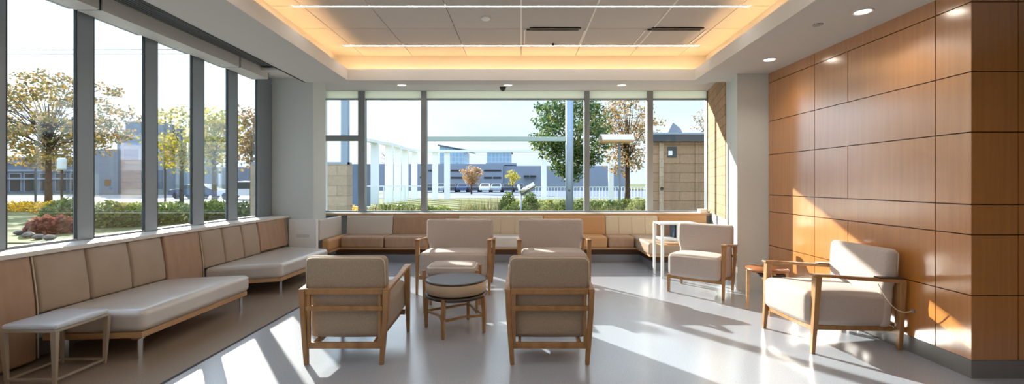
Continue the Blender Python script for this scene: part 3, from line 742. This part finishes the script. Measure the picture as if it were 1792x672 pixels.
# rear bed: from left to right
shrub('flower_clump', 'bright yellow flower clump beside the stone wall', wx(616,13), 13, .28, .35, .92, M['flower'], 20, 1800, .035, 'flowers')
shrub('low_shrub', 'low yellowish shrub under the white colonnade, left of the second mullion', wx(708,14.4), 14.4, .6, .5, .88, M['hedge'], 21, 2600, .045)
shrub('low_shrub', 'grey-green low shrub right of the flowers', wx(655,14), 14, .35, .4, .80, M['dry'], 22, 1400, .04)
shrub('low_hedge', 'low yellow-green hedge strip at the left of the wide pane', wx(772,17), 17, .65, .5, .62, M['hedgelight'], 23, 2600, .05)
shrub('low_hedge', 'low yellow-green hedge strip behind the dark grass blades', wx(838,17), 17, .7, .5, .62, M['hedgelight'], 43, 2600, .05)
shrub('round_shrub', 'taller rounded green shrub beneath the tilted silver sculpture', wx(889,15.5), 15.5, .36, .4, 1.22, M['hedge'], 24, 2800, .045)
shrub('round_shrub', 'rounded olive shrub just right of the silver sculpture', wx(927,15.5), 15.5, .34, .4, 1.26, M['hedge'], 25, 2800, .045)
shrub('low_hedge', 'broad low green hedge before the rounded shrubs', wx(905,13.9), 13.9, .62, .35, .92, M['hedge'], 26, 3200, .045)
shrub('low_hedge', 'yellow-green low hedge left of the grey column', wx(964,13.9), 13.9, .45, .4, .98, M['hedgelight'], 27, 2800, .045)
shrub('low_hedge', 'green low hedge right of the grey column', wx(1018,14.4), 14.4, .34, .4, 1.02, M['hedge'], 28, 2400, .045)
shrub('round_shrub', 'dark round shrub under the brown autumn tree', wx(1069,14), 14, .4, .38, 1.0, M['hedge'], 29, 3000, .045)
shrub('low_hedge', 'bright green hedge at the foot of the tan building', wx(1118,14.2), 14.2, .45, .4, 1.05, M['hedgelight'], 30, 3000, .045)
grasses('ornamental_grass', 'row of dark upright grass blades in the middle of the rear bed', wx(795,14), wx(872,14), 15.2, 1.0, 31, 420, .25)
grasses('ornamental_grass', 'thin reeds standing before the white colonnade', wx(655,12.5), wx(735,12.5), 12.5, 1.02, 32, 160, .4)
grasses('ornamental_grass', 'pale grass blades in the bed right of the grey column', wx(1012,12.4), wx(1125,12.4), 12.4, .84, 33, 600, .4)
grasses('ornamental_grass', 'pale grass blades in the bed left of the grey column', wx(935,12.2), wx(988,12.2), 12.2, .78, 34, 300, .3)
for i, (px, rx_, h, m, lab) in enumerate(((676,.75,.72,'hedge','olive hedge section behind the thin reeds'),(743,.7,.7,'hedgelight','yellow-green hedge section behind the second mullion'),
    (945,.75,.86,'hedgelight','golden hedge section between the sculpture and the grey column'),(992,.7,.88,'hedge','green hedge section right behind the grey column'),
    (1045,.75,.86,'hedge','green hedge section behind the fourth mullion'),(1096,.7,.92,'hedge','green hedge section behind the fifth mullion'))):
    shrub('low_hedge', lab, wx(px,16.6), 16.6, rx_, .45, h, M[m], 60+i, 3600, .05)
# left bed
for i, (px, d, r, h, m, lab, nm, ct) in enumerate((
    (45,23,2.2,.55,'flower','yellow flower bed at the far left behind the slope','flower_clump','flowers'),
    (95,22,1.0,.6,'flower','yellow flower clump beside the parking sign','flower_clump','flowers'),
    (118,15.5,.75,1.0,'hedge','green bushy shrub at the foot of the parking sign','low_shrub','shrub'),
    (92,13,.55,.55,'redleaf','low reddish shrub among the rocks','low_shrub','shrub'),
    (195,15,1.2,.92,'hedge','green hedge clump in the second left pane','low_hedge','shrub'),
    (232,15.5,1.0,.85,'hedgelight','yellowish hedge clump at the right of the second left pane','low_hedge','shrub'),
    (300,16,1.2,.85,'hedge','green hedge clump in the third left pane','low_hedge','shrub'),
    (376,17,.8,.85,'hedge','dark green hedge clump in the fourth left pane','low_hedge','shrub'),
    (432,17,.8,.82,'hedge','green hedge clump in the last left pane','low_hedge','shrub'))):
    shrub(nm, lab, wx(px,d), d, r, .6, h, M[m], 40+i, 1500, .07, ct)
rr = random.Random(5)
for i, (px, d) in enumerate(((50,11.9),(68,11.6),(34,12.6),(86,11.4))):
    mb = MB(); r = rr.uniform(.11,.17); prof = []
    rings = []
    for k in range(7):
        t = k/6; rad = r*math.sin(math.pi*(.12+.76*t)); rings.append([(rad*math.cos(2*PI*j/10)*rr.uniform(.85,1.15), rad*math.sin(2*PI*j/10)*rr.uniform(.85,1.15), -.03+r*1.1*t) for j in range(10)])
    mb.loft(rings, smooth=False); o = mb.build('rock', M['rock']); o.location = (wx(px,d), d, 0)
    tag(o, ['pale rock on the left slope, second from left','pale rock touching the low reddish shrub','leftmost pale rock on the slope','rock nearest the window mullion right of the reddish shrub'][i], 'rock', 'rocks on the left slope')

# ------------------------------------------------------------------ buildings and structures outside the far window
b = empty('stone_wall', (wx(571,12)-.6, 12, 0), label='pale stone block wall with glass screen above at the left of the far window', cat='wall')
x1 = wx(607,12)-b.location.x
MB().box(-1.5,x1,0,.4,-.06,2.0).build('masonry', M['stone'], b)
MB().box(-1.5,x1,.1,.14,2.0,3.0).build('glass_screen', M['glass'], b)
MB().box(x1-.19,x1,.05,.2,2.0,3.9).build('post', M['greymetal'], b)
MB().box(-1.5,x1,.04,.36,1.99,2.06).build('coping', M['greymetal'], b)
o = MB().box(wx(600,28),wx(641,28),28,28.8,-.06,wz(288,28)).build('dark_annex', M['bluedark']); tag(o, 'dark blue block between the stone wall and the colonnade', 'building')

# white colonnade
cd = empty('white_colonnade', (wx(700,36), 36, 0), label='white curved colonnade with thin roof across the lawn', cat='pavilion')
X0 = cd.location.x
cols = [(656,31,14),(681,33,14),(696,35.3,12),(709,37.6,11),(725,39.6,10),(761.5,40,10),(782.5,40,10),(952,40,9)]
for px, d, w in cols:
    x = wx(px, d)-X0; hw = w*d/F/2
    MB().box(x-hw, x+hw, d-36-.08, d-36+.08, -.06, 4.3).build('column', M['whitemetal'], cd)
pts = [(wx(px,d)-X0, d-36, 4.4) for px, d in ((640,29.5),(656,31),(681,33),(696,35.3),(709,37.6),(725,39.4),(745,40),(782,40),(960,40))]
MB().bar(pts, [(.5,.2)]*len(pts)).build('roof', M['whitemetal'], cd)
o = empty('white_post', (wx(1069,34), 34, 0), label='separate white rectangular post before the brown autumn tree', cat='post')
MB().box(-.19,.19,-.15,.15,-.06,wz(287,34)).build('shaft', M['whitemetal'], o)
MB().box(-.24,.24,-.2,.2,-.06,.1).build('base', M['whitemetal'], o)

# pergola beam with pipe column near the window
pg = empty('pergola_frame', (wx(996.5,13), 13, 0), label='round grey steel column carrying a long horizontal beam outside the far window', cat='pergola')
MB().tube([(0,0,-.06),(0,0,4.6)], .115, 20).build('column', M['greymetal'], pg)
MB().box(-4.34,-.1,-.06,.06,wz(247,13),wz(239.5,13)).build('beam', M['greenmetal'], pg)
MB().tube([(0,-.0,.0),(0,0,.03)], .2, 20).build('base_plate', M['greymetal'], pg)
MB().tube([(-.02,-.125,1.25),(-.02,-.11,1.25)], .03, 10).build('junction_box', M['dark'], pg)

# white canopy
c = empty('barrel_canopy', (wx(1078,20), 20, 0), label='small white barrel canopy in front of the autumn trees', cat='canopy')
mb = MB(); rings = []
for k in range(9):
    a = PI*k/8; rings.append([(-.72, -.5*math.cos(a), 3.42+.30*math.sin(a)), (.72, -.5*math.cos(a), 3.42+.30*math.sin(a)), (.72, -.46*math.cos(a), 3.39+.26*math.sin(a)), (-.72, -.46*math.cos(a), 3.39+.26*math.sin(a))])
mb.loft(rings); mb.build('shell', M['whitemetal'], c)
MB().box(-.72,.72,-.5,.5,3.34,3.40).build('soffit', M['orange'], c)
MB().box(.2,.3,.36,.46,-.06,3.36).build('post', M['greymetal'], c)

# tan building at the right
tb = empty('tan_building', (wx(1190,14), 14, 0), label='tan clad building with a small square window at the right of the far window', cat='building')
X0 = tb.location.x; xa, xb = wx(1143,14)-X0, 3.2
MB().prism([(xa,0),(xb,0),(xb,4),(xa+1.5,4)],-.06,2.86).build('facade', M['brownstone'], tb)
MB().prism([(xa-.08,-.18),(xb,-.18),(xb,4.1),(xa+1.5,4.1)],2.80,3.02).build('roof_fascia', M['aludark'], tb)
MB().prism([(xa-.1,-.2),(xb,-.2),(xb,4.1),(xa+1.5,4.1)],3.02,3.08).build('roof_edge', M['greymetal'], tb)
w = MB().box(wx(1168,14)-X0,wx(1184,14)-X0,-.03,.0,wz(275,14),wz(257,14)).build('window', M['aludark'], tb)
MB().box(wx(1169,14)-X0,wx(1176,14)-X0,-.036,-.03,wz(272,14),wz(264,14)).build('pane', M['whitemetal'], w)
MB().box(wx(1153,14)-X0,wx(1160,14)-X0,-.06,-.005,0,wz(250,14)).build('pilaster', M['stone'], tb)
MB().box(wx(1216,14)-X0,wx(1221,14)-X0,-.03,-.005,0,2.78).build('pilaster', M['brownstone'], tb)
MB().tube([(wx(1157,14)-X0,-.08,wz(330,14)),(wx(1157,14)-X0,-.06,wz(330,14))], .055, 14).build('entry_speaker', M['black'], tb)
o = empty('gabled_roof', (wx(1177,60), 60, 0), label='dark pointed roof top rising behind the tan building', cat='building')
MB().prism([(-1.1,-1),(1.1,-1),(1.1,2),(-1.1,2)], -.06, wz(235,60)).build('walls', M['garage'], o)
z0, z1 = wz(236,60), wz(216,60)
MB().add([(-1.1,-1,z0),(1.1,-1,z0),(.7,-1,z1-.8),(-.3,-1,z1),(-1.1,2,z0),(1.1,2,z0),(.7,2,z1-.8),(-.3,2,z1)], [(0,1,2,3),(7,6,5,4),(0,4,5,1),(1,5,6,2),(2,6,7,3),(3,7,4,0)]).build('roof', M['garage'], o)

# garage
gb = empty('parking_garage', (wx(800,92), 92, 0), label='long low grey parking garage with dark horizontal slots', cat='building')
X0 = gb.location.x
MB().box(wx(470,92)-X0,wx(880,92)-X0,0,20,-.06,wz(287,92)).box(wx(880,92)-X0,wx(1100,92)-X0,1,20,-.06,wz(290,92)).build('walls', M['garage'], gb)
for x0, x1, y0, y1 in ((789,812,297,300),(847,877,297,300),(789,812,309.5,312.5),(847,861,309.5,312.5),(863,877,309.5,312.5),(917,926,307,309.5),(928,938,307,309.5),(750,765,297,300),(735,748,309,312)):
    MB().box(wx(x0,92)-X0,wx(x1,92)-X0,-.1,1.2,wz(y1,92),wz(y0,92)).build('opening', M['dark'], gb)
MB().box(wx(846,92)-X0,wx(903,92)-X0,6,14,wz(287,92),wz(283,92)).build('roof_plant', M['garage'], gb)
# towers
def tower(label, x0, x1, y0, y1, d, slant):
    o = empty('office_tower', (wx((x0+x1)/2,d), d, 0), label=label, cat='building', group='distant glass towers')
    hw = (x1-x0)*d/F/2; z = wz(y0,d)
    MB().add([(-hw,0,0),(hw,0,0),(hw,30,0),(-hw,30,0),(-hw,0,z),(hw,0,z-slant),(hw,30,z-slant),(-hw,30,z)],
             [(0,3,2,1),(4,5,6,7),(0,1,5,4),(1,2,6,5),(2,3,7,6),(3,0,4,7)]).build('facade', M['tower'], o)
    MB().add([(-hw-1,-1,z),(hw+ (5 if slant else 1),-1,z-slant*1.05),(hw+(5 if slant else 1),30,z-slant*1.05),(-hw-1,30,z),(-hw-1,-1,z+.8),(hw+(5 if slant else 1),-1,z-slant*1.05+.5),(hw+(5 if slant else 1),30,z-slant*1.05+.5),(-hw-1,30,z+.8)],
             [(0,3,2,1),(4,5,6,7),(0,1,5,4),(1,2,6,5),(2,3,7,6),(3,0,4,7)]).build('roof', M['bluedark'], o)
tower('left distant glass tower with a slanted roof above the garage', 769, 812, 255, 290, 300, 3.6)
tower('right distant boxy glass tower above the garage', 852, 894, 265, 290, 300, 0)

# railings
def railing(label, x0, x1, y, z1, step, m='whitemetal'):
    o = empty('metal_railing', ((x0+x1)/2, y, 0), label=label, cat='railing'); hw = (x1-x0)/2
    MB().box(-hw,hw,-.03,.03,z1-.07,z1).box(-hw,hw,-.02,.02,.2,.25).build('rails', M[m], o)
    mb = MB(); k = -hw
    while k <= hw: mb.box(k-.02,k+.02,-.02,.02,-.05,z1-.05); k += step
    mb.build('balusters', M[m], o); return o
railing('white metal railing beyond the bed to the right of the grey column', wx(920,38), wx(1135,38), 38, 1.15, .28)
g_ = empty('glass_balustrade', (wx(690,26), 26, 0), label='glass balustrade in front of the white colonnade', cat='railing')
MB().box(-1.9,1.9,-.01,.01,.0,1.25).build('glass_panel', M['glass'], g_)
MB().box(-1.9,1.9,-.03,.03,1.25,1.32).build('handrail', M['whitemetal'], g_)
for k in (-1.9,-.63,.63,1.9): MB().box(k-.03,k+.03,-.03,.03,-.06,1.25).build('post', M['whitemetal'], g_)
lw = MB().box(wx(745,44),wx(915,44),43.4,43.9,-.05,.14).build('low_white_wall', M['kerb']); tag(lw, 'low white wall along the road before the parked cars', 'wall')

# silver sculpture
s = empty('tube_sculpture', (wx(912,13.5), 13.5, 0), label='tilted silver tube sculpture with a splayed fin above the rounded shrubs', cat='sculpture')
MB().tube([(-.02,0,-.03),(0,0,1.2)], .03, 8).build('support_post', M['greymetal'], s)
def prf(a, b, r, name, m):
    MB().tube([a, b], r, 16).build(name, m, s)
prf((-.02,0,1.17),(.42,-.06,1.44),.085,'main_tube',M['chrome'])
prf((.02,.08,1.13),(.42,.04,1.34),.06,'second_tube',M['greymetal'])
MB().add([(-.05,0,1.14),(.03,0,1.12),(-.06,0,1.46),(-.14,.0,1.42),(-.05,.02,1.14),(.03,.02,1.12),(-.06,.02,1.46),(-.14,.02,1.42)],[(0,1,2,3),(7,6,5,4),(0,4,5,1),(1,5,6,2),(2,6,7,3),(3,7,4,0)]).build('fin', M['whitemetal'], s)

# ------------------------------------------------------------------ cars
def car(label, x, y, rz, m, suv=0, group='parked cars'):
    e = empty('car', (x, y, -.03), rz, label, 'car', group)
    L_, W_, H = 4.4, 1.78, 1.42+.25*suv
    prof = [(-2.2,.35),(-2.2,.72),(-2.05,.86),(-1.1,.95),(-.45,H-.04),(.2,H),(1.1+.5*suv,H-.06),(1.75+.3*suv,.98),(2.15,.9),(2.2,.6),(2.2,.35)]
    rings = []
    for yy, k in ((-W_/2,.97),(-W_/2+.12,1),(W_/2-.12,1),(W_/2,.97)):
        rings.append([(px*k, yy*(1 if pz < 1 else .86), .35+(pz-.35)*(k if k == 1 else .99)) for px, pz in prof])
    MB().loft(rings).build('body', m, e, .03)
    gl = MB()
    for sy in (-1,1):
        gl.add([(-.95,sy*(W_/2+.004),.96),(1.45+.3*suv,sy*(W_/2+.004),.99),(1.0+.4*suv,sy*(W_/2*.86+.035),H-.12),(-.4,sy*(W_/2*.86+.035),H-.12)], [(0,1,2,3)])
    gl.add([(-1.13,-.7,.99),(-1.13,.7,.99),(-.53,.62,H-.09),(-.53,-.62,H-.09)], [(0,1,2,3)])
    gl.build('windows', M['black'], e)
    for wx_ in (-1.35,1.35):
        for sy in (-1,1):
            w = MB().tube([(wx_,sy*(W_/2-.2),.31),(wx_,sy*(W_/2+.01),.31)], .31, 16).build('wheel', M['black'], e)
    return e
carm = {'dark': mat('dark car paint', lin(44,50,60), .25, .6), 'silver': mat('silver car paint', lin(176,184,194), .25, .6, metal=.5),
        'white': mat('white car paint', lin(226,230,234), .3), 'blue': mat('blue car paint', lin(52,74,112), .25, .6)}
seq = ['dark','silver','dark','blue','dark','white','silver','dark','dark']
ords = ['leftmost','second','third','fourth','fifth','sixth','seventh','eighth','rightmost']
for i, k in enumerate(seq):
    car(f'{k} parked car, {ords[i]} of the row in front of the grey garage', wx(752+19.5*i,72), 72, PI/2, carm[k])
car('white SUV parked beyond the road, in the last left pane', wx(431,40), 40, .1, carm['white'], 1, 'cars beyond the left road')
car('dark blue car parked beyond the road, in the fourth left pane', wx(345,42), 42, .0, carm['blue'], 0, 'cars beyond the left road')

# ------------------------------------------------------------------ outside the left windows: buildings, lamp, sign, wires
b = empty('office_building', (wx(60,62), 62, 0), label='dark low office building behind the large autumn tree', cat='building')
X0 = b.location.x
MB().box(wx(-260,62)-X0,wx(150,62)-X0,0,12,-.06,wz(275,62)).build('walls', M['bluedark'], b)
for k in range(3): MB().box(wx(-260,62)-X0,wx(148,62)-X0,-.3,0,wz(286+14*k,62),wz(283+14*k,62)).build('ledge', M['garage'], b)
for px in (-40,18,44,70,98,124):
    f_ = MB().box(wx(px,62)-X0,wx(px,62)-X0+1.7,-.12,-.005,wz(335,62),wz(303,62)).build('window', M['garage'], b)
    MB().box(wx(px,62)-X0+.12,wx(px,62)-X0+1.58,-.15,-.121,wz(334,62),wz(304,62)).build('pane', M['dark'], f_)
b = empty('clinic_building', (wx(215,60), 60, 0), label='grey building with blue glass and stepped roof in the second left pane', cat='building')
X0 = b.location.x
MB().box(wx(150,60)-X0,wx(212,60)-X0,-.5,10,-.06,wz(262,60)).build('grey_wall', M['garage'], b)
MB().box(wx(205,60)-X0,wx(285,60)-X0,0,10,-.06,wz(236,60)).build('upper_block', M['greymetal'], b)
MB().box(wx(208,60)-X0,wx(262,60)-X0,1,9,wz(236,60),wz(211,60)).build('penthouse', M['bluedark'], b)
MB().box(wx(210,60)-X0,wx(285,60)-X0,-.1,0,wz(280,60),wz(250,60)).build('glazing', M['tower'], b)
MB().box(wx(210,60)-X0,wx(285,60)-X0,-.1,0,wz(330,60),wz(298,60)).build('entrance_glass', M['bluedark'], b)
MB().box(wx(190,60)-X0,wx(200,60)-X0,-.56,-.5,wz(325,60),wz(314,60)).build('poster', M['leaforange'], b)
b = empty('low_building', (wx(350,66), 66, 0), label='low grey building with white posts behind the third and fourth left panes', cat='building')
X0 = b.location.x
MB().box(wx(290,66)-X0,wx(470,66)-X0,7,14,-.06,wz(292,72)).build('walls', M['garage'], b)
for px in (312,330,352,410,436): MB().box(wx(px,66)-X0,wx(px,66)-X0+.35,6.5,6.9,-.06,wz(294,72)).build('post', M['whitemetal'], b)
# parking sign with round white head
b = empty('parking_meter', (wx(108,21), 21, -.06), label='slim brown pole with a white rounded meter head outside the first left pane', cat='parking meter')
MB().tube([(0,0,0),(0,0,2.15)], .05, 10).build('pole', M['bark'], b)
MB().cushion((0,0,2.45), (.2,.1,.3), .1, mid=4).build('head', M['whitemetal'], b)
# street lamps
def lamp(label, px, d, top, arm):
    e = empty('street_lamp', (wx(px,d), d, -.06), label=label, cat='street lamp')
    MB().tube([(0,0,0),(0,0,top)], .07, 10).build('pole', M['aludark'], e)
    MB().tube([(0,0,top-.1),(arm*.6,0,top+.02),(arm,0,top+.02)], .04, 8).build('arm', M['aludark'], e)
    MB().cushion((arm,0,top), (.32,.14,.05), .04, mid=4).build('lamp_head', M['aludark'], e)
lamp('tall dark street lamp in the third left pane', 289, 34.5, wz(197,34.5)+.06, -.5)
lamp('street lamp with flat head in front of the dark office building', 62, 34, wz(262,34)+.06, .3)
for i, z in enumerate((wz(88,40), wz(95.5,40))):
    mb = MB(); mb.tube([(-90, 40, z+.3), (-56, 40, z), (-20.3, 40, z+.1)], .025, 5)
    o = mb.build('power_line', M['aludark']); tag(o, ['upper overhead wire crossing the sky beyond the left windows','lower overhead wire crossing the sky beyond the left windows'][i], 'wire')
for i, x in enumerate((-90,-20.5)):
    o = MB().tube([(x,40,-.06),(x,40,wz(85,40)+.6)], .14, 10).build('utility_pole', M['bark']); tag(o, ['wooden utility pole far left carrying the overhead wires','wooden utility pole behind the left pillar carrying the overhead wires'][i], 'pole')

# ------------------------------------------------------------------ sky, sun, camera
w = bpy.data.worlds.new('World'); bpy.context.scene.world = w; w.use_nodes = True
nt = w.node_tree; N = nt.nodes; L = nt.links; bg = N['Background']
tc = N.new('ShaderNodeTexCoord'); sp = N.new('ShaderNodeSeparateXYZ'); L.new(tc.outputs['Generated'], sp.inputs[0])
cr = N.new('ShaderNodeValToRGB'); L.new(sp.outputs['Z'], cr.inputs[0])
els = cr.color_ramp.elements
els[0].position = 0; els[0].color = (.47,.53,.58,1); els[1].position = .85; els[1].color = (.95,1.3,1.85,1)  # top stop: unseen zenith brightened and blued as added fill
for p, c in ((.10,(.44,.52,.60,1)),(.22,(.46,.54,.62,1)),(.42,(.40,.51,.63,1)),(.58,(.7,.95,1.3,1))):
    q = els.new(p); q.color = c
mp = N.new('ShaderNodeMapping'); mp.inputs['Scale'].default_value = (1.2,1.2,5.5); L.new(tc.outputs['Generated'], mp.inputs[0])
nz = N.new('ShaderNodeTexNoise'); nz.inputs['Scale'].default_value = 1.6; nz.inputs['Detail'].default_value = 5; L.new(mp.outputs[0], nz.inputs['Vector'])
mr = N.new('ShaderNodeMapRange'); mr.inputs[1].default_value = .42; mr.inputs[2].default_value = .72; L.new(nz.outputs[0], mr.inputs[0])
mx = N.new('ShaderNodeMix'); mx.data_type = 'RGBA'; L.new(mr.outputs[0], mx.inputs[0]); L.new(cr.outputs[0], mx.inputs[6]); mx.inputs[7].default_value = (.58,.60,.61,1)
# added fill: unseen half of the sky behind the camera brightened
bk = N.new('ShaderNodeMapRange'); bk.inputs[1].default_value = .1; bk.inputs[2].default_value = -.5; bk.inputs[3].default_value = 1; bk.inputs[4].default_value = 1.3
L.new(sp.outputs['Y'], bk.inputs[0]); vm = N.new('ShaderNodeVectorMath'); vm.operation = 'SCALE'; L.new(mx.outputs[2], vm.inputs[0]); L.new(bk.outputs[0], vm.inputs[3])
# brighter haze in the sky around the sun
dt = N.new('ShaderNodeVectorMath'); dt.operation = 'DOT_PRODUCT'; dt.inputs[1].default_value = (-.582,.728,.364)
L.new(tc.outputs['Generated'], dt.inputs[0])
gl = N.new('ShaderNodeMapRange'); gl.interpolation_type = 'SMOOTHSTEP'
gl.inputs[1].default_value = .86; gl.inputs[2].default_value = 1.02; gl.inputs[3].default_value = 1; gl.inputs[4].default_value = 2.2
L.new(dt.outputs['Value'], gl.inputs[0])
v2 = N.new('ShaderNodeVectorMath'); v2.operation = 'SCALE'; L.new(vm.outputs[0], v2.inputs[0]); L.new(gl.outputs[0], v2.inputs[3])
L.new(v2.outputs[0], bg.inputs[0]); bg.inputs[1].default_value = 1.0
s = bpy.data.lights.new('sun', 'SUN'); s.energy = 9; s.angle = math.radians(.55); s.color = (1,.93,.83)
so = bpy.data.objects.new('sun', s); COL.objects.link(so)
so.rotation_euler = Vector((.8,-1,-.5)).to_track_quat('-Z','Y').to_euler()

cam = bpy.data.cameras.new('camera'); co = bpy.data.objects.new('camera', cam); COL.objects.link(co)
co.location = (0,0,EYE); co.rotation_euler = (PI/2,0,0)
cam.sensor_width = 36; cam.lens = F/1792*36; cam.shift_x = -(CX-896)/1792; cam.shift_y = -(336-CY)/1792
cam.clip_end = 2000; cam.clip_start = .05
sc = bpy.context.scene; sc.camera = co
sc.view_settings.view_transform = 'Standard'; sc.view_settings.look = 'None'; sc.view_settings.gamma = 1
sc.view_settings.use_curve_mapping = False; sc.view_settings.exposure = 1.0
sc.cycles.use_denoising = True; sc.cycles.sample_clamp_indirect = 8; sc.cycles.max_bounces = 10; sc.cycles.diffuse_bounces = 5
sc.cycles.transparent_max_bounces = 16
